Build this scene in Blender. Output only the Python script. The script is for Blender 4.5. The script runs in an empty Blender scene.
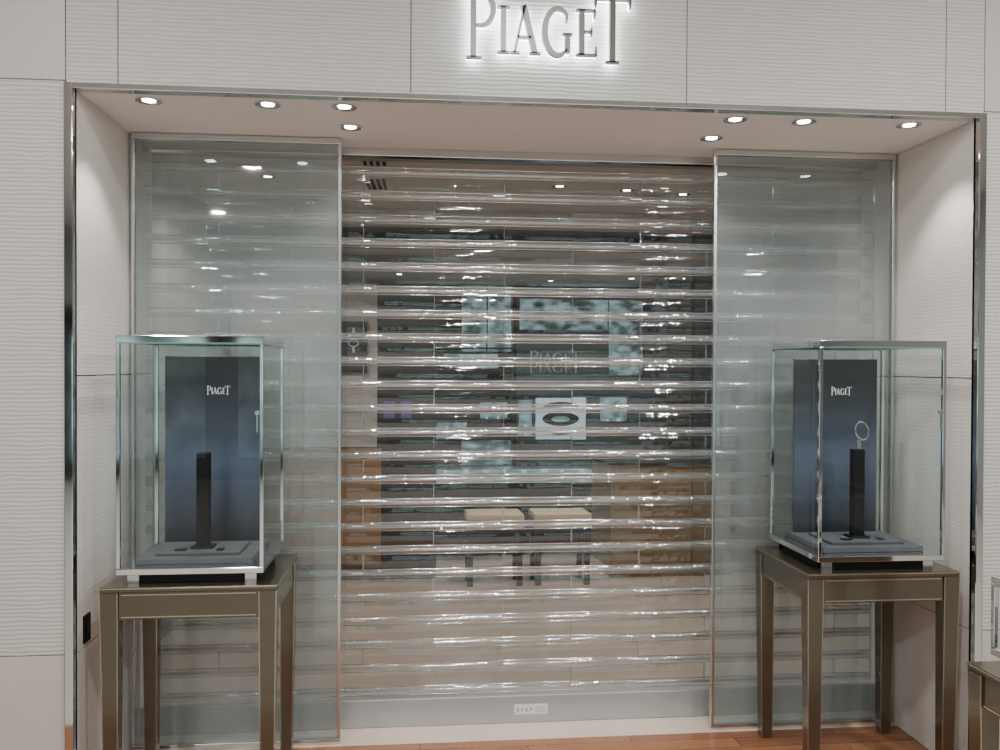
import bpy, bmesh, math, random
from mathutils import Matrix, Vector
random.seed(4)
D=bpy.data; C=bpy.context
def srgb(r,g,b):
    f=lambda c:(c/255/12.92) if c/255<=0.04045 else ((c/255+0.055)/1.055)**2.4
    return (f(r),f(g),f(b),1)
# ---------------- materials
def mat(name,col,rough=0.5,metal=0,spec=0.5,emit=None,es=0,coat=0,noise=0,nscale=8,bump=0,bscale=60,emod=False):
    m=D.materials.new(name); m.use_nodes=True; nt=m.node_tree; b=nt.nodes['Principled BSDF']
    b.inputs['Base Color'].default_value=col; b.inputs['Roughness'].default_value=rough
    b.inputs['Metallic'].default_value=metal; b.inputs['Specular IOR Level'].default_value=spec
    b.inputs['Coat Weight'].default_value=coat
    if emit: b.inputs['Emission Color'].default_value=emit; b.inputs['Emission Strength'].default_value=es
    tc=nt.nodes.new('ShaderNodeTexCoord')
    if noise:
        n=nt.nodes.new('ShaderNodeTexNoise'); n.inputs['Scale'].default_value=nscale; n.inputs['Detail'].default_value=4
        nt.links.new(tc.outputs['Object'],n.inputs['Vector'])
        mx=nt.nodes.new('ShaderNodeMix'); mx.data_type='RGBA'
        mx.inputs['A'].default_value=tuple(c*(1-noise) for c in col[:3])+(1,)
        mx.inputs['B'].default_value=tuple(min(1,c*(1+noise)) for c in col[:3])+(1,)
        nt.links.new(n.outputs['Fac'],mx.inputs['Factor']); nt.links.new(mx.outputs['Result'],b.inputs['Base Color'])
        if emod:
            r=nt.nodes.new('ShaderNodeMapRange'); r.inputs['From Min'].default_value=.4; r.inputs['From Max'].default_value=.68
            r.inputs['To Min'].default_value=es*.08; r.inputs['To Max'].default_value=es*2
            nt.links.new(n.outputs['Fac'],r.inputs['Value']); nt.links.new(r.outputs[0],b.inputs['Emission Strength'])
    if bump:
        n=nt.nodes.new('ShaderNodeTexNoise'); n.inputs['Scale'].default_value=bscale
        nt.links.new(tc.outputs['Object'],n.inputs['Vector'])
        bp=nt.nodes.new('ShaderNodeBump'); bp.inputs['Strength'].default_value=bump; bp.inputs['Distance'].default_value=0.01
        nt.links.new(n.outputs['Fac'],bp.inputs['Height']); nt.links.new(bp.outputs['Normal'],b.inputs['Normal'])
    return m
def ribbed(name,c1,c2,strength=0.5):
    m=D.materials.new(name); m.use_nodes=True; nt=m.node_tree; b=nt.nodes['Principled BSDF']
    tc=nt.nodes.new('ShaderNodeTexCoord'); mp=nt.nodes.new('ShaderNodeMapping')
    mp.inputs['Scale'].default_value=(0.4,0.4,1)
    w=nt.nodes.new('ShaderNodeTexWave'); w.wave_type='BANDS'; w.bands_direction='Z'
    w.inputs['Scale'].default_value=21; w.inputs['Distortion'].default_value=3.4
    w.inputs['Detail'].default_value=3; w.inputs['Detail Scale'].default_value=1.5
    nt.links.new(tc.outputs['Object'],mp.inputs['Vector']); nt.links.new(mp.outputs['Vector'],w.inputs['Vector'])
    mx=nt.nodes.new('ShaderNodeMix'); mx.data_type='RGBA'; mx.inputs['A'].default_value=c1; mx.inputs['B'].default_value=c2
    nt.links.new(w.outputs['Fac'],mx.inputs['Factor']); nt.links.new(mx.outputs['Result'],b.inputs['Base Color'])
    bp=nt.nodes.new('ShaderNodeBump'); bp.inputs['Strength'].default_value=strength; bp.inputs['Distance'].default_value=0.002
    nt.links.new(w.outputs['Fac'],bp.inputs['Height']); nt.links.new(bp.outputs['Normal'],b.inputs['Normal'])
    b.inputs['Roughness'].default_value=0.55
    return m
def glassy(name,tint,base_refl=0.04,diff=0.0,dcol=(.5,.5,.5,1),rough=0.02,bump=0,bscale=6,k=.9,refract=0):
    m=D.materials.new(name); m.use_nodes=True; nt=m.node_tree; nt.nodes.remove(nt.nodes['Principled BSDF'])
    out=nt.nodes['Material Output']
    if refract:
        tr=nt.nodes.new('ShaderNodeBsdfRefraction'); tr.inputs['IOR'].default_value=refract; tr.inputs['Roughness'].default_value=0.0
    else:
        tr=nt.nodes.new('ShaderNodeBsdfTransparent')
    tr.inputs['Color'].default_value=tint
    gl=nt.nodes.new('ShaderNodeBsdfGlossy'); gl.inputs['Roughness'].default_value=rough
    lw=nt.nodes.new('ShaderNodeLayerWeight'); lw.inputs['Blend'].default_value=.5
    pw=nt.nodes.new('ShaderNodeMath'); pw.operation='POWER'; pw.inputs[1].default_value=5
    ad=nt.nodes.new('ShaderNodeMath'); ad.operation='MULTIPLY_ADD'; ad.use_clamp=True; ad.inputs[1].default_value=k; ad.inputs[2].default_value=base_refl
    nt.links.new(lw.outputs['Facing'],pw.inputs[0]); nt.links.new(pw.outputs[0],ad.inputs[0])
    src=tr.outputs[0]
    if diff>0:
        df=nt.nodes.new('ShaderNodeBsdfDiffuse'); df.inputs['Color'].default_value=dcol
        m1=nt.nodes.new('ShaderNodeMixShader'); m1.inputs[0].default_value=diff
        nt.links.new(tr.outputs[0],m1.inputs[1]); nt.links.new(df.outputs[0],m1.inputs[2]); src=m1.outputs[0]
    m2=nt.nodes.new('ShaderNodeMixShader'); nt.links.new(ad.outputs[0],m2.inputs[0])
    nt.links.new(src,m2.inputs[1]); nt.links.new(gl.outputs[0],m2.inputs[2]); nt.links.new(m2.outputs[0],out.inputs['Surface'])
    if bump:
        tc=nt.nodes.new('ShaderNodeTexCoord'); n=nt.nodes.new('ShaderNodeTexNoise'); n.inputs['Scale'].default_value=bscale
        nt.links.new(tc.outputs['Object'],n.inputs['Vector'])
        bp=nt.nodes.new('ShaderNodeBump'); bp.inputs['Strength'].default_value=bump; bp.inputs['Distance'].default_value=0.02
        nt.links.new(n.outputs['Fac'],bp.inputs['Height']); nt.links.new(bp.outputs['Normal'],gl.inputs['Normal'])
        if refract: nt.links.new(bp.outputs['Normal'],tr.inputs['Normal'])
    return m
def wood(name):
    m=D.materials.new(name); m.use_nodes=True; nt=m.node_tree; b=nt.nodes['Principled BSDF']
    tc=nt.nodes.new('ShaderNodeTexCoord')
    br=nt.nodes.new('ShaderNodeTexBrick'); br.inputs['Scale'].default_value=1.0
    br.inputs['Brick Width'].default_value=0.9; br.inputs['Row Height'].default_value=0.09; br.inputs['Mortar Size'].default_value=0.0015
    br.inputs['Color1'].default_value=srgb(156,106,74); br.inputs['Color2'].default_value=srgb(130,84,58); br.inputs['Mortar'].default_value=srgb(72,46,32)
    mp=nt.nodes.new('ShaderNodeMapping'); mp.inputs['Scale'].default_value=(2,30,2)
    n=nt.nodes.new('ShaderNodeTexNoise'); n.inputs['Scale'].default_value=3; n.inputs['Detail'].default_value=6
    nt.links.new(tc.outputs['Object'],br.inputs['Vector']); nt.links.new(tc.outputs['Object'],mp.inputs['Vector']); nt.links.new(mp.outputs[0],n.inputs['Vector'])
    mx=nt.nodes.new('ShaderNodeMix'); mx.data_type='RGBA'; mx.blend_type='OVERLAY'; mx.inputs['Factor'].default_value=0.5
    nt.links.new(br.outputs['Color'],mx.inputs['A']); nt.links.new(n.outputs['Fac'],mx.inputs['B']); nt.links.new(mx.outputs['Result'],b.inputs['Base Color'])
    b.inputs['Roughness'].default_value=0.25
    return m
M={}
M['rib']=ribbed('ribbed_wall_panel',srgb(184,180,175),srgb(206,203,199),.5)
M['ribn']=ribbed('niche_wall_panel',srgb(210,205,200),srgb(218,213,208),0.15)
M['plain']=mat('plain_panel',srgb(194,187,182),0.45,noise=.02)
M['ceil']=mat('niche_ceiling_paint',srgb(228,216,210),0.6,noise=.02)
M['chrome']=mat('polished_chrome',(.78,.79,.80,1),0.06,1,bump=.02,bscale=3)
M['rod']=mat('bright_aluminium_rod',(.90,.91,.92,1),0.12,.95,noise=.03)
M['chromer']=mat('brushed_chrome',(.7,.71,.72,1),0.22,1,bump=.03)
M['alu']=mat('aluminium_bar',srgb(175,178,180),0.35,.5,noise=.04)
M['seam']=mat('panel_joint_dark',srgb(60,55,50),0.7,noise=.05)
M['wood']=wood('wood_floor')
M['stone']=mat('beige_stone',srgb(212,196,180),0.35,noise=.06,nscale=5)
M['mfloor']=mat('mall_floor_stone',srgb(182,176,168),0.3,noise=.06,nscale=5)
M['sfloor']=mat('boutique_floor_stone',srgb(178,164,152),0.18,noise=.08,nscale=3)
M['slat']=glassy('clear_polycarbonate',(.94,.96,.965,1),.11,.03,(.75,.78,.78,1),.035,bump=.16,bscale=7,refract=1.05)
M['tube']=glassy('polycarbonate_hinge',(.88,.90,.90,1),.24,.12,(.8,.84,.85,1),.05,bump=.2,bscale=12)
M['sideglass']=glassy('sliding_glass',(.86,.90,.90,1),.04,.13,(.60,.65,.65,1),.02)
M['vglass']=glassy('vitrine_glass',(.94,.975,.975,1),.045,0,rough=.005)
M['gedge']=mat('glass_edge',srgb(120,170,165),0.1,0,1,noise=.05)
M['bronze']=mat('bronze_lacquer',srgb(98,90,76),0.22,.7,coat=.4,noise=.10,nscale=5,bump=.02,bscale=30)
M['bronzel']=mat('bronze_trim',srgb(184,174,154),0.2,.9,noise=.05)
M['white']=mat('white_print',srgb(215,218,220),.5,noise=.02)
M['black']=mat('black_leather',srgb(8,8,10),.6,spec=.25,noise=.1)
M['platform']=mat('grey_suede_platform',srgb(80,82,86),.75,spec=.2,noise=.06)
M['sign']=mat('sign_metal',srgb(104,102,98),.35,.8,noise=.05)
M['halo']=mat('sign_led_back',(1,1,1,1),.5,emit=(.84,.97,1,1),es=22,noise=.01)
M['lamp']=mat('downlight_bulb',(1,1,1,1),.5,emit=(1,.96,.9,1),es=40,noise=.01)
M['dark']=mat('dark_cabinet',srgb(12,11,12),.45,spec=.3,noise=.15)
M['amber']=mat('amber_wood',srgb(132,92,46),.35,noise=.15,nscale=6)
M['gold']=mat('gold_wood',srgb(118,96,60),.3,noise=.15,nscale=6)
M['iwall']=mat('boutique_wall',srgb(150,141,133),.5,noise=.05)
M['teal']=mat('teal_glass_wall',srgb(70,86,92),.2,noise=.6,nscale=2)
M['iceil']=mat('boutique_ceiling',srgb(195,186,178),.6,noise=.03)
M['mceil']=mat('mall_ceiling',srgb(200,195,190),.6,noise=.03)
M['cream']=mat('cream_leather',srgb(196,172,134),.45,noise=.05)
M['screen']=mat('lit_screen',srgb(190,210,215),.3,noise=.02,emit=(.82,.95,1,1),es=.3)
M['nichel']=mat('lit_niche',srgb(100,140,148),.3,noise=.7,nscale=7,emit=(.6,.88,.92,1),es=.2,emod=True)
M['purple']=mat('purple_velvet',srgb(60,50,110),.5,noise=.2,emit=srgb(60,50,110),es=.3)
M['mall']=mat('mall_wall',srgb(140,140,138),.6,noise=.05)
m=D.materials.new('graded_blue_board'); m.use_nodes=True; nt=m.node_tree; b=nt.nodes['Principled BSDF']
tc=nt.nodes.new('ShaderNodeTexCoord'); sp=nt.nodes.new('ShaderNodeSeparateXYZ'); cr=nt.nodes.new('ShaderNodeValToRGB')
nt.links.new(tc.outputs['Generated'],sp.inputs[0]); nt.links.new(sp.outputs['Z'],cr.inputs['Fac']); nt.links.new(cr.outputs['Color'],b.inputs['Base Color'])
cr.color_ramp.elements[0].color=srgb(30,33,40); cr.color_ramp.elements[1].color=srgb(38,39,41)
e=cr.color_ramp.elements.new(.42); e.color=srgb(76,86,104); e=cr.color_ramp.elements.new(.75); e.color=srgb(46,49,55)  # vertical ramp: blue-grey near the middle, darker towards top and bottom
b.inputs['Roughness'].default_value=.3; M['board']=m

# ---------------- builders
def link(o,parent=None):
    C.scene.collection.objects.link(o)
    if parent: o.parent=parent
    return o
def empty(name,loc=(0,0,0)):
    e=D.objects.new(name,None); e.empty_display_size=.1; link(e); return e
def box(name,x0,x1,y0,y1,z0,z1,m,parent=None,bev=0):
    return boxes(name,[(x0,x1,y0,y1,z0,z1)],m,parent,bev)
def boxes(name,lst,m,parent=None,bev=0):
    bm=bmesh.new()
    for (x0,x1,y0,y1,z0,z1) in lst:
        r=bmesh.ops.create_cube(bm,size=1)
        for v in r['verts']:
            v.co=Vector(((x0+x1)/2+v.co.x*(x1-x0),(y0+y1)/2+v.co.y*(y1-y0),(z0+z1)/2+v.co.z*(z1-z0)))
    if bev: bmesh.ops.bevel(bm,geom=bm.edges[:],offset=bev,segments=2,affect='EDGES',profile=.5)
    me=D.meshes.new(name); bm.to_mesh(me); bm.free(); me.materials.append(m)
    return link(D.objects.new(name,me),parent)
def cyl(name,c,r,h,m,parent=None,axis='Z',seg=32,r2=None):
    bm=bmesh.new(); bmesh.ops.create_cone(bm,cap_ends=True,segments=seg,radius1=r,radius2=r if r2 is None else r2,depth=h)
    if axis=='X': bmesh.ops.rotate(bm,verts=bm.verts,matrix=Matrix.Rotation(math.pi/2,3,'Y'))
    if axis=='Y': bmesh.ops.rotate(bm,verts=bm.verts,matrix=Matrix.Rotation(math.pi/2,3,'X'))
    bmesh.ops.translate(bm,verts=bm.verts,vec=c)
    for f in bm.faces: f.smooth=len(f.verts)==4
    me=D.meshes.new(name); bm.to_mesh(me); bm.free(); me.materials.append(m)
    return link(D.objects.new(name,me),parent)
def quad(name,pts,m,parent=None):
    me=D.meshes.new(name); me.from_pydata(pts,[],[tuple(range(len(pts)))]); me.materials.append(m)
    return link(D.objects.new(name,me),parent)
def taper(name,cx,cy,zt,zb,wt,wb,m,parent=None,dx=0,dy=0):
    bm=bmesh.new(); r=bmesh.ops.create_cube(bm,size=1)
    for v in bm.verts:
        w=wt if v.co.z>0 else wb
        ox=0 if v.co.z>0 else dx; oy=0 if v.co.z>0 else dy
        v.co=Vector((cx+ox+v.co.x*w,cy+oy+v.co.y*w,zt if v.co.z>0 else zb))
    bmesh.ops.bevel(bm,geom=bm.edges[:],offset=min(.003,wt*.3),segments=2,affect='EDGES')
    me=D.meshes.new(name); bm.to_mesh(me); bm.free(); me.materials.append(m)
    return link(D.objects.new(name,me),parent)
def arc(cx,cy,rx,ry,a0,a1,n=18):
    return [(cx+rx*math.cos(math.radians(a0+(a1-a0)*i/n)),cy+ry*math.sin(math.radians(a0+(a1-a0)*i/n))) for i in range(n+1)]
def logo_strokes():
    S=[]; L=lambda p,w:S.append((p,w if isinstance(w,list) else [w]*len(p)))
    th=.019; tn=.007; sr=.006
    L([(.03,-.022),(.03,.213)],th); L([(.004,-.02),(.06,-.02)],sr); L([(0,.211),(.04,.211)],sr)
    p=[(.036,.209)]+arc(.055,.152,.046,.057,90,-90)+[(.036,.095)]
    L(p,[tn]+[tn+.012*math.sin(math.pi*i/18) for i in range(19)]+[tn])
    L([(.138,0),(.138,.165)],th*.95); L([(.116,.002),(.16,.002)],sr); L([(.116,.163),(.16,.163)],sr)
    L([(.214,.17),(.178,0)],tn); L([(.21,.172),(.252,0)],th); L([(.188,.058),(.238,.058)],tn)
    L([(.163,.002),(.196,.002)],sr); L([(.232,.002),(.272,.002)],sr)
    L(arc(.335,.082,.048,.084,48,312),[tn+.013*math.sin(math.pi*i/18) for i in range(19)])
    L([(.37,.008),(.37,.075)],th*.9); L([(.352,.074),(.388,.074)],sr); L([(.367,.145),(.367,.118)],[.008,.004])
    L([(.422,0),(.422,.165)],th*.95); L([(.402,.163),(.47,.163)],sr); L([(.402,.003),(.475,.003)],sr); L([(.43,.086),(.458,.086)],sr)
    L([(.469,.165),(.469,.135)],[.008,.003]); L([(.474,.0),(.474,.034)],[.008,.003]); L([(.457,.072),(.457,.1)],.005)
    L([(.535,-.022),(.535,.213)],th); L([(.51,-.02),(.56,-.02)],sr); L([(.472,.209),(.6,.209)],.009)
    L([(.474,.213),(.472,.176)],[.011,.003]); L([(.598,.213),(.6,.176)],[.011,.003])
    return S
def logo(name,cx,z0,y,scale,depth,m,parent=None,grow=0,mirror=False):
    V=[];F=[]
    for p,w in logo_strokes():
        n=len(p); base=len(V)
        for i,(a,b_) in enumerate(p):
            i0=max(0,i-1); i1=min(n-1,i+1)
            dx=p[i1][0]-p[i0][0]; dy=p[i1][1]-p[i0][1]; l=math.hypot(dx,dy); nx,ny=-dy/l,dx/l
            h=w[i]/2+grow
            for s in (1,-1):
                X=(a+nx*h*s-.3)*scale*(-1 if mirror else 1)+cx; Z=(b_+ny*h*s)*scale+z0
                V.append((X,y,Z)); V.append((X,y+depth,Z))
        for i in range(n-1):
            a=base+4*i; b2=a+4
            F+= [(a,b2,b2+2,a+2),(a+1,a+3,b2+3,b2+1),(a,a+1,b2+1,b2),(a+2,b2+2,b2+3,a+3)]
        F.append((base,base+2,base+3,base+1)); e=base+4*(n-1); F.append((e,e+1,e+3,e+2))
    me=D.meshes.new(name); me.from_pydata(V,[],F); me.materials.append(m)
    return link(D.objects.new(name,me),parent)

XL,XR=-1.2,2.12; YF,YB=3.06,3.6; ZN=2.555
# ---------------- room shell
box('floor',-5,6,2.2,3.57,-.1,0,M['wood'])
box('floor_mall_stone',-5,6,-6,2.2,-.1,0,M['mfloor'])
box('floor_niche_threshold',XL,XR,3.57,3.84,-.1,.001,M['stone'])
box('floor_boutique',-2.5,3.6,3.84,9.6,-.1,0,M['sfloor'])
def panelrow(name,x0,x1,z0,z1,m):
    return box(name,x0+.0015,x1-.0015,YF,YF+.04,z0+.0015,z1-.0015,m,bev=.0015)
zf=2.584; zh=2.574
wl=empty('wall_left')
for i,(a,b_,z0,z1,k) in enumerate([(-5,XL-.03,0,.585,'plain'),(-5,XL-.03,.585,zf,'rib'),(-5,XL-.03,zf,3.5,'plain')]):
    panelrow('panel_%d'%i,a,b_,z0,z1,M[k]).parent=wl
box('panel_back',-5,XL-.03,YF+.041,YF+.2,0,3.5,M['seam'],wl)
wr=empty('wall_right')
for i,(a,b_,z0,z1,k) in enumerate([(XR+.03,6,0,.585,'plain'),(XR+.03,6,.585,zf,'rib'),(XR+.03,6,zf,3.5,'plain')]):
    panelrow('panel_%d'%i,a,b_,z0,z1,M[k]).parent=wr
box('panel_back',XR+.03,6,YF+.041,YF+.2,0,3.5,M['seam'],wr)
wf=empty('wall_fascia')
xs=[XL-.03,-1.055,-.04,.978,1.993,XR+.03]
for i in range(5): panelrow('panel_%d'%i,xs[i],xs[i+1],zh,3.5,M['rib']).parent=wf
box('panel_back',XL-.03,XR+.03,YF+.041,YF+.1,zf+.06,3.5,M['seam'],wf)
for nm,x0,x1 in (('wall_niche_left',XL-.06,XL),('wall_niche_right',XR,XR+.06)):
    e=empty(nm)
    for i,(z0,z1) in enumerate([(0,.585),(.585,1.56),(1.56,ZN)]):
        box('panel_%d'%i,x0,x1,YF+.005,3.9,z0+.002,z1-.002,M['ribn'],e)
    if x0<0: box('core',x0-.05,x0+.055,YF+.2,3.9,0,ZN,M['seam'],e)
    else: box('core',x1-.055,x1+.05,YF+.2,3.9,0,ZN,M['seam'],e)
box('ceiling_niche',XL-.05,XR+.05,YF+.03,3.84,ZN,ZN+.08,M['ceil'])
box('wall_above_shutter',-2.5,3.6,3.84,3.95,ZN-.01,3.5,M['iwall'])
def downlight(x,y,z,power=14,ang=75,cone=.6,col=(1,.95,.9)):
    e=empty('recessed_downlight')
    bm=bmesh.new()
    n=28; R=[(.046,0),(.046,-.006),(.034,-.006),(.026,.0)]
    vs=[[bm.verts.new((x+r*math.cos(2*math.pi*i/n),y+r*math.sin(2*math.pi*i/n),z+h)) for i in range(n)] for r,h in R]
    for k in range(3):
        for i in range(n): bm.faces.new((vs[k][i],vs[k][(i+1)%n],vs[k+1][(i+1)%n],vs[k+1][i]))
    me=D.meshes.new('bezel'); bm.to_mesh(me); bm.free(); me.materials.append(M['chrome']); link(D.objects.new('bezel',me),e)
    cyl('lamp_lens',(x,y,z-.003),.022,.004,M['lamp'],e)
    l=D.lights.new('spot',type='SPOT'); l.energy=power; l.color=col; l.spot_size=math.radians(ang); l.spot_blend=cone; l.shadow_soft_size=.025
    o=D.objects.new('spot',l); o.location=(x,y,z-.02); link(o,e)
for x in (-.98,-.56,-.285,1.2,1.475,1.904): downlight(x,3.155,ZN,22,95,.5)
for x in (-.284,1.2): downlight(x,3.42,ZN,14,95,.8)
t=empty('trim_portal_frame')
box('stile_a',XL-.03,XL,YF-.018,YF+.02,0,zh,M['chrome'],t,.003)
box('stile_b',XR,XR+.03,YF-.018,YF+.02,0,zh,M['chrome'],t,.003)
box('header',XL,XR,YF-.018,YF+.03,ZN-.002,zh,M['chrome'],t,.003)
s=empty('wall_socket'); box('plate',XL,XL+.006,3.125,3.185,.60,.70,M['black'],s,.002); box('hole',XL+.006,XL+.009,3.138,3.172,.63,.67,M['dark'],s)
def gpanel(x0,x1,inner):
    e=empty('sliding_glass_panel')
    box('glass',x0+.01,x1-.01,YB,YB+.01,.02,2.53,M['sideglass'],e)
    box('rail_top',x0,x1,YB-.01,YB+.02,2.527,2.552,M['chromer'],e,.002)
    box('rail_bottom',x0,x1,YB-.01,YB+.02,.002,.022,M['chromer'],e,.002)
    box('stile_a',x0,x0+.014,YB-.008,YB+.018,.022,2.527,M['chromer'],e,.002)
    box('stile_b',x1-.014,x1,YB-.008,YB+.018,.022,2.527,M['chromer'],e,.002)
gpanel(XL+.012,-.335,1); gpanel(1.275,XR-.012,-1)
# ---------------- rolling shutter
sh=empty('rolling_shutter'); YS=3.76
pitch=.1045; z0=.155; nrow=23
rods=[z0+i*pitch for i in range(nrow)]
bm=bmesh.new(); bmL=bmesh.new(); bmE=bmesh.new()
seg=.62
def addbox(bm,x0,x1,y0,y1,za,zb):
    r=bmesh.ops.create_cube(bm,size=1)
    for v in r['verts']: v.co=Vector(((x0+x1)/2+v.co.x*(x1-x0),(y0+y1)/2+v.co.y*(y1-y0),(za+zb)/2+v.co.z*(zb-za)))
sx0,sx1=XL+.02,XR-.02
bmT=bmesh.new()
for i in range(nrow-1):
    x=sx0-(seg*.5 if i%2 else 0)
    while x<sx1:
        a=max(x,sx0)+.001; b_=min(x+seg,sx1)-.001
        x+=seg
        if b_-a<.02: continue
        tilt=random.uniform(-.0024,.0024); bul=random.uniform(.006,.011); n=10; mcol=6
        g=[[bm.verts.new((a+(b_-a)*u/mcol,YS-bul*math.sin(math.pi*k/n)*(1+.05*math.sin(u*1.7+i))+tilt*(k/n-.5)*2,rods[i]+pitch*k/n)) for k in range(n+1)] for u in range(mcol+1)]
        for u in range(mcol):
            for k in range(n):
                f=bm.faces.new((g[u][k],g[u][k+1],g[u+1][k+1],g[u+1][k])); f.smooth=True
        addbox(bmL,b_-.05,b_,YS-.018,YS-.010,rods[i]+.004,rods[i]+.009)
        addbox(bmE,b_-.003,b_+.001,YS-.012,YS-.002,rods[i]+.016,rods[i+1]-.016)
nT=12; nX=60
for i,z in enumerate(rods):
    g=[]
    for u in range(nX+1):
        xx=sx0+(sx1-sx0)*u/nX; rr=.018+.0009*math.sin(u*2.1+i*1.3)
        g.append([bmT.verts.new((xx,YS-rr*.8*math.sin(math.pi*k/nT),z+rr*math.cos(math.pi*k/nT))) for k in range(nT+1)])
    for u in range(nX):
        for k in range(nT):
            f=bmT.faces.new((g[u][k],g[u+1][k],g[u+1][k+1],g[u][k+1])); f.smooth=True
for nm,b3,mt in (('slats',bm,'slat'),('clips',bmL,'rod'),('hinge_shells',bmT,'tube'),('slat_end_joints',bmE,'tube')):
    me=D.meshes.new(nm); b3.to_mesh(me); b3.free(); me.materials.append(M[mt]); link(D.objects.new(nm,me),sh)
bm=bmesh.new()
for z in rods:
    for (dz,dy,r) in ((0,0,.0065),(.018,-.003,.0028),(-.018,-.003,.002)):
        ret=bmesh.ops.create_cone(bm,cap_ends=True,segments=16,radius1=r,radius2=r,depth=sx1-sx0)
        bmesh.ops.rotate(bm,verts=ret['verts'],matrix=Matrix.Rotation(math.pi/2,3,'Y'))
        bmesh.ops.translate(bm,verts=ret['verts'],vec=((sx0+sx1)/2,YS+dy,z+dz))
for f in bm.faces: f.smooth=len(f.verts)==4
me=D.meshes.new('rods'); bm.to_mesh(me); bm.free(); me.materials.append(M['rod']); link(D.objects.new('rods',me),sh)
box('bottom_bar',XL+.01,XR-.01,YS-.025,YS+.025,.002,.125,M['alu'],sh,.003)
box('head_rail',XL+.01,XR-.01,YS-.02,YS+.03,2.52,ZN,M['chromer'],sh,.003)
st=empty('warning_sticker'); box('paper',.42,.57,YS-.0265,YS-.0252,.04,.085,M['white'],st)
boxes('print',[(.43+i*.02,.441+i*.02,YS-.0275,YS-.0264,.050+.006*(i%2),.07) for i in range(4)]+[(.515,.56,YS-.0275,YS-.0264,.05+.01*i,.053+.01*i) for i in range(3)],M['alu'],st)

# ---------------- tables and vitrines
def table(x0,x1,y0,y1,zt,name='display_table'):
    e=empty(name)
    box('top',x0,x1,y0,y1,zt-.018,zt,M['bronze'],e,.003)
    boxes('top_edge_trim',[(x0-.001,x1+.001,y0-.002,y0,zt-.006,zt-.002),(x0-.002,x0,y0,y1,zt-.006,zt-.002),(x1,x1+.002,y0,y1,zt-.006,zt-.002)],M['bronzel'],e)
    w=.062; i=.008
    boxes('apron',[(x0+w,x1-w,y0+i,y0+i+.02,zt-.115,zt-.018),(x0+w,x1-w,y1-i-.02,y1-i,zt-.115,zt-.018),
                   (x0+i,x0+i+.02,y0+w,y1-w,zt-.115,zt-.018),(x1-i-.02,x1-i,y0+w,y1-w,zt-.115,zt-.018)],M['bronze'],e,.002)
    boxes('apron_inlay',[(x0+w+.01,x1-w-.01,y0+i-.002,y0+i,zt-.108,zt-.104),(x0+w+.01,x1-w-.01,y0+i-.002,y0+i,zt-.03,zt-.026),
        (x0+i-.002,x0+i,y0+w,y1-w,zt-.108,zt-.104),(x1-i,x1-i+.002,y0+w,y1-w,zt-.108,zt-.104)],M['bronzel'],e)
    for k,(cx,cy,sx,sy) in enumerate([(x0+w/2,y0+w/2,1,1),(x1-w/2,y0+w/2,-1,1),(x0+w/2,y1-w/2,1,-1),(x1-w/2,y1-w/2,-1,-1)]):
        taper('leg_%d'%(k+1),cx,cy,zt-.018,0,w,.046,M['bronze'],e,sx*.004,sy*.004)
        for q,(ex,ey) in enumerate(((-1,-1),(1,-1))):
            taper('leg_edge_%d_%d'%(k+1,q),cx+ex*(w/2-.0015),cy+ey*(w/2-.0015),zt-.02,0.002,.004,.004,M['bronzel'],e,sx*.004-ex*.008,sy*.004-ey*.008)
    return e
def vitrine(x0,x1,y0,y1,z0,z1,inside=None,name='glass_display_case'):
    e=empty(name); p=.014
    boxes('feet',[(a-.02,a+.02,b_-.02,b_+.02,z0-.038,z0) for a in (x0+.05,x1-.05) for b_ in (y0+.05,y1-.05)],M['chromer'],e)
    box('foot_plinth',x0+.03,x1-.03,y0+.04,y1-.03,z0-.037,z0-.002,M['dark'],e)
    boxes('frame_posts',[(a,a+p,b_,b_+p,z0+.022,z1-.026) for a in (x0,x1-p) for b_ in (y0,y1-p)],M['chrome'],e,.002)
    def ring(n,za,zb,w,m):
        boxes(n,[(x0,x1,y0,y0+w,za,zb),(x0,x1,y1-w,y1,za,zb),(x0,x0+w,y0+w,y1-w,za,zb),(x1-w,x1,y0+w,y1-w,za,zb)],m,e,.0015)
    ring('frame_top',z1-.026,z1,.016,M['chrome']); 
    box('base_plate',x0,x1,y0,y1,z0,z0+.022,M['chrome'],e,.002)
    boxes('glass_edges',[(x0+p,x1-p,y0+.004,y0+.010,z1-.030,z1-.026),(x0+p,x1-p,y1-.010,y1-.004,z1-.030,z1-.026)],M['gedge'],e)
    q=.006; za=z0+.022; zb=z1-.026
    quad('glass_front',[(x0+p,y0+q,za),(x1-p,y0+q,za),(x1-p,y0+q,zb),(x0+p,y0+q,zb)],M['vglass'],e)
    quad('glass_back',[(x0+p,y1-q,za),(x1-p,y1-q,za),(x1-p,y1-q,zb),(x0+p,y1-q,zb)],M['vglass'],e)
    quad('glass_side_a',[(x0+q,y0+p,za),(x0+q,y1-p,za),(x0+q,y1-p,zb),(x0+q,y0+p,zb)],M['vglass'],e)
    quad('glass_side_b',[(x1-q,y0+p,za),(x1-q,y1-p,za),(x1-q,y1-p,zb),(x1-q,y0+p,zb)],M['vglass'],e)
    quad('glass_top',[(x0+.016,y0+.016,z1-.008),(x1-.016,y0+.016,z1-.008),(x1-.016,y1-.016,z1-.008),(x0+.016,y1-.016,z1-.008)],M['vglass'],e)
    return e
ZT=.82
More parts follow.
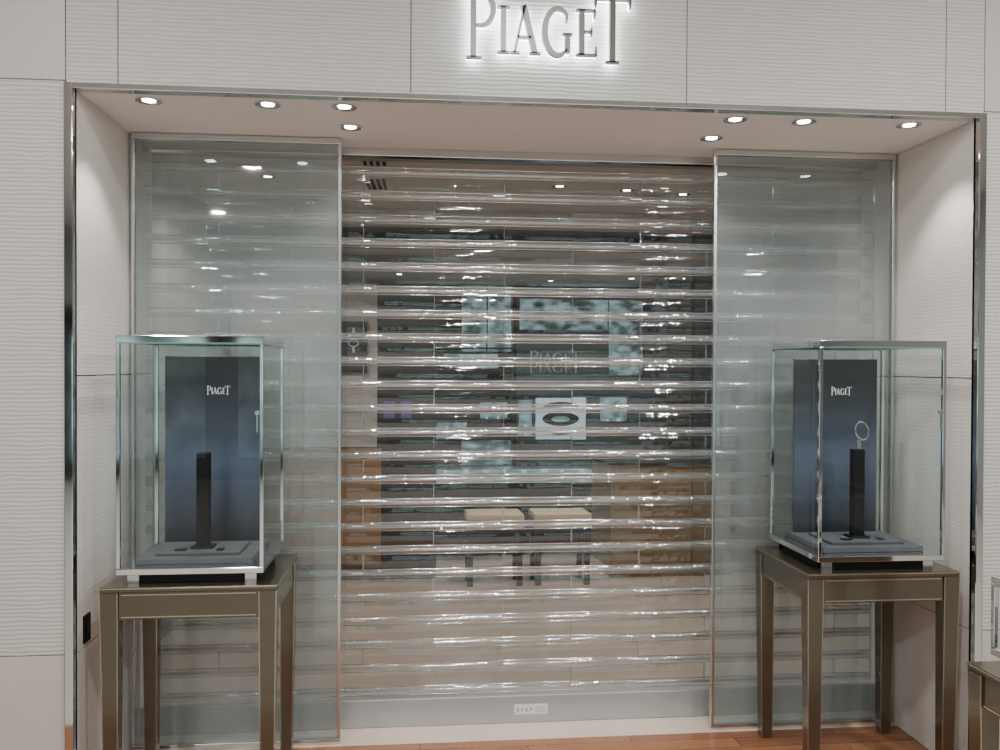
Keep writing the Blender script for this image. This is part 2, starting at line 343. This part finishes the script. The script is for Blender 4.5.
def station(cx,ring):
    table(cx-.303,cx+.303,3.045,3.55,ZT)
    z0=ZT+.038; x0,x1=cx-.254,cx+.254; y0,y1=3.065,3.515
    e=vitrine(x0,x1,y0,y1,z0,1.703)
    l=empty('case_lock'); l.parent=e
    cyl('lock_cylinder',(x1-.022,y0+.001,1.43),.008,.012,M['chromer'],l,'Y')
    box('lock_pull',x1-.0245,x1-.0195,y0-.003,y0+.003,1.36,1.425,M['chromer'],l,.001)
    zb=z0+.022
    pf=empty('display_platform')
    box('slab',cx-.205,cx+.205,y0+.06,y1-.04,zb,zb+.022,M['platform'],pf,.004)
    box('plinth',cx-.15,cx+.15,y0+.10,y0+.30,zb+.022,zb+.034,M['platform'],pf,.003)
    bd=empty('backdrop_board')
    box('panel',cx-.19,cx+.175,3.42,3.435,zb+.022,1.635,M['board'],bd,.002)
    logo('lettering',cx+.015,1.485,3.418,.15,.002,M['white'],bd,grow=.0)
    ps=empty('jewellery_stand')
    box('pillar',cx-.023,cx+.023,3.235,3.275,zb+.034,1.27,M['black'],ps,.004)
    box('foot',cx-.04,cx+.04,3.22,3.29,zb+.034,zb+.042,M['black'],ps,.003)
    boxes('small_cards',[(cx-.09,cx-.05,3.19,3.22,zb+.034,zb+.038),(cx+.06,cx+.085,3.19,3.22,zb+.034,zb+.038)],M['dark'],ps)
    if ring:
        bpy.ops.mesh.primitive_torus_add(major_radius=.036,minor_radius=.0035,location=(cx+.01,3.24,1.345),rotation=(math.radians(80),0,math.radians(20)))
        o=C.object; o.name='bangle'; o.data.materials.append(M['chrome']); o.parent=ps
        cyl('bangle_disc',(cx+.01,3.24,1.345),.032,.003,M['vglass'],ps,'Y')
        box('bangle_holder',cx-.004,cx+.010,3.245,3.255,1.27,1.31,M['chrome'],ps,.002)
station(-.812,False); station(1.757,True)
table(1.614,2.22,1.85,2.35,.73)
vitrine(1.651,2.19,1.9,2.3,.768,.994)
pl=empty('display_platform.002'); box('slab',1.70,2.14,1.95,2.25,.79,.81,M['platform'],pl,.004)

# ---------------- sign
sg=empty('backlit_sign')
logo('letters',.452,2.722,YF-.05,1.0,.022,M['sign'],sg,grow=.001)
logo('letters_light',.452,2.722,YF-.026,1.0,.010,M['halo'],sg,grow=-.002)

# ---------------- boutique interior
box('wall_boutique_left',-1.7,-1.5,3.95,9.6,0,3.5,M['iwall'])
box('wall_boutique_right',2.9,3.1,3.95,9.6,0,3.5,M['iwall'])
box('wall_boutique_back',-1.7,3.1,9.2,9.3,0,3.5,M['teal'])
box('ceiling_boutique',-1.7,3.1,3.95,6.0,2.72,2.8,M['iceil'])
box('ceiling_boutique_lowered',-1.7,3.1,6.04,9.2,2.47,2.8,M['iceil'])
box('trim_bulkhead',-1.5,2.9,5.98,6.04,2.47,2.60,M['dark'])
box('wall_bulkhead_face',-1.5,2.9,6.0,6.04,2.60,2.8,M['iceil'])
for k,(x,y) in enumerate(((-.32,4.35),(-.34,5.0))):
    v=empty('ceiling_vent'); boxes('slots',[(x+i*.035,x+i*.035+.018,y,y+.4,2.712,2.72) for i in range(4)],M['dark'],v)
for (x,y) in ((.85,5.1),(1.3,5.2),(1.7,5.3),(-.9,5.0)): downlight(x,y,2.72,55,150,.6,(1,.96,.91))
for (x,y) in ((-.2,7.6),(.5,8.0),(1.3,8.2),(2.0,7.7)): downlight(x,y,2.47,32,140,.7,(.85,.97,1))
cb=empty('tall_cabinet'); box('body',-1.45,.12,6.3,6.8,0,2.2,M['dark'],cb,.004); box('door_gap',-.86,-.85,6.29,6.3,.05,2.15,M['chromer'],cb)
box('low_front',-1.4,-.3,6.27,6.3,.1,.95,M['amber'],cb); box('pilaster',-1.4,-.33,6.27,6.3,.97,2.2,M['iwall'],cb)
boxes('purple_trays',[(-.28+i*.13,-.20+i*.13,6.24,6.3,1.22,1.30) for i in range(2)],M['purple'],cb)
pc=empty('framed_picture'); box('frame',-.62,-.40,6.22,6.27,1.55,1.95,M['black'],pc,.003)
bpy.ops.mesh.primitive_torus_add(major_radius=.035,minor_radius=.005,location=(-.50,6.215,1.78),rotation=(math.pi/2,0,0))
o=C.object; o.name='watch_print'; o.data.materials.append(M['alu']); o.parent=pc
boxes('strap_print',[(-.509,-.491,6.214,6.218,1.68,1.74),(-.509,-.491,6.214,6.218,1.82,1.87)],M['alu'],pc)
cb=empty('side_cabinet'); box('body',1.45,2.4,6.2,6.9,.0,.85,M['gold'],cb,.004); boxes('doors',[(1.47+i*.31,1.76+i*.31,6.185,6.2,.06,.8) for i in range(3)],M['gold'],cb,.003)
box('worktop',1.42,2.43,6.17,6.93,.85,.88,M['dark'],cb)
cb=empty('dark_column'); box('shaft',2.2,2.85,7.2,7.6,0,2.46,M['dark'],cb,.004); box('shaft_base',2.17,2.88,7.17,7.63,0,.1,M['chromer'],cb)
for x in (.535,1.03):
    s=empty('stool'); box('seat',x-.21,x+.21,5.9,6.25,.46,.53,M['cream'],s,.015)
    boxes('legs',[(a-.02,a+.02,b_-.02,b_+.02,0,.46) for a in (x-.18,x+.18) for b_ in (5.94,6.21)],M['dark'],s)
    box('rail',x-.16,x+.16,5.93,5.95,.38,.44,M['dark'],s)
ct=empty('jewellery_counter'); box('base',.1,1.55,7.0,7.5,0,.62,M['dark'],ct,.004)
box('lit_bed',.12,1.53,7.02,7.48,.62,.635,M['nichel'],ct); boxes('glass_rim',[(.1,1.55,6.995,7.005,.62,.80),(.1,1.55,7.495,7.505,.62,.8)],M['vglass'],ct)
boxes('props',[(.2+i*.17,.225+i*.17+.015*(i%3),7.1,7.15,.635,.665+.015*(i%2)) for i in range(8)],M['screen'],ct)
wd=empty('boutique_sign'); box('panel',1.05,2.1,9.12,9.18,1.3,1.95,M['teal'],wd); logo('lettering',1.50,1.56,9.09,1.0,.03,M['alu'],wd,grow=.0)
ws=empty('video_screen'); box('panel',1.28,1.85,9.08,9.12,.82,1.24,M['screen'],ws,.004); 
o=cyl('oval_graphic',(0,0,0),.13,.01,M['black'],ws,'Y'); o.scale=(1.6,1,1); o.location=(1.56,9.075,1.03)
o=cyl('oval_centre',(0,0,0),.055,.01,M['nichel'],ws,'Y'); o.scale=(1.9,1,1); o.location=(1.56,9.07,1.03)
for i,(a,b_,c,d) in enumerate([(.25,.85,1.62,1.70),(.1,.5,.85,.97),(1.08,1.22,.9,1.2),(2.0,2.3,1.0,1.25),(.65,.95,1.05,1.15)]):
    w=empty('display_niche'); box('lit_back',a,b_,9.00,9.02,c,d,M['nichel'],w); box('shelf',a-.03,b_+.03,8.85,9.02,c-.03,c-.005,M['dark'],w)
    boxes('items',[(a+.06+j*.12,a+.08+j*.12,8.93,8.98,c-.005,c+.03+.02*(j%2)) for j in range(max(1,int((b_-a)/.14)))],M['screen'],w)
cb=empty('display_shelving'); box('back',-.5,1.03,9.13,9.15,0,2.35,M['dark'],cb); box('mid_body',.0,1.03,9.03,9.13,.82,1.75,M['dark'],cb); boxes('shelves',[(-.2,1.0,8.9,9.12,z,z+.03) for z in (.5,1.3,1.8)],M['dark'],cb); boxes('uprights',[(x,x+.04,8.9,9.12,0,2.4) for x in (-.2,1.0)],M['dark'],cb)
boxes('luminous_panes',[(.45,.72,9.08,9.12,1.75,2.45),(.74,1.0,9.08,9.12,1.75,2.45),(.45,1.0,9.08,9.12,.05,.8),(1.1,2.1,9.10,9.12,2.0,2.4),(2.12,2.5,9.08,9.12,1.5,2.4)],M['nichel'],cb)
# ---------------- mall side (behind the camera, seen in reflections)
box('ceiling',-5,6,-6,3.06,3.5,3.6,M['mceil'])
box('wall_back',-5,6,-6.1,-6,0,3.5,M['mall'])
box('wall_side_a',-5.1,-5,-6,3.06,0,3.5,M['mall'])
box('wall_side_b',6,6.1,-6,3.06,0,3.5,M['mall'])
mg=mat('added_glow_glass',srgb(110,150,150),.2,emit=(.75,.95,.95,1),es=.6,noise=.4,nscale=2,emod=True)  # glowing material, added to give teal reflections in slats and glass
for i in range(5):  # unseen lit shopfront, added only for what it reflects
    w=empty('added_glow_window_%d'%(i+1)); x=-4.9+i*2.15
    box('glow_pane',x+.2,x+1.9,-5.96,-5.95,.3,2.0,mg,w)
    box('surround',x-.05,x+2.1,-5.995,-5.97,.0,2.4,M['dark'],w)  # dark backing, added for contrast in the chrome reflections
    boxes('mullions',[(x-.05,x,-5.99,-5.92,.2,2.1),(x,x+2.1,-5.99,-5.92,2.0,2.1),(x,x+2.1,-5.99,-5.92,.2,.3)],M['dark'],w)
def area(name,loc,sx,sy,power,col=(1,1,1),rot=(0,0,0),shape='RECTANGLE'):
    l=D.lights.new(name,'AREA'); l.shape=shape; l.size=sx; l.size_y=sy; l.energy=power; l.color=col
    o=D.objects.new(name,l); o.location=loc; o.rotation_euler=rot; link(o); return o
for (x,y,p) in ((-1.6,1.4,37),(.5,1.2,34),(2.6,1.4,54),(-1.6,-1,60),(.5,-1.2,62),(2.6,-1,60),(-2.5,-3.5,60),(.5,-3.8,60),(3.2,-3.5,60)):
    area('ceiling_light',(x,y,3.48),.16,.16,p,(1,.99,.97),shape='DISK')
w=D.worlds.new('World'); C.scene.world=w; w.use_nodes=True
w.node_tree.nodes['Background'].inputs[0].default_value=(.6,.63,.65,1); w.node_tree.nodes['Background'].inputs[1].default_value=.3
cd=D.cameras.new('camera'); cd.sensor_width=36; cd.lens=36*843/1000; cam=D.objects.new('camera',cd); link(cam)
cam.matrix_world=Matrix.Translation((0,0,1.6))@Matrix.Rotation(math.radians(-5.35),4,'Z')@Matrix.Rotation(math.radians(90-.61),4,'X')@Matrix.Rotation(math.radians(.23),4,'Z')
C.scene.camera=cam
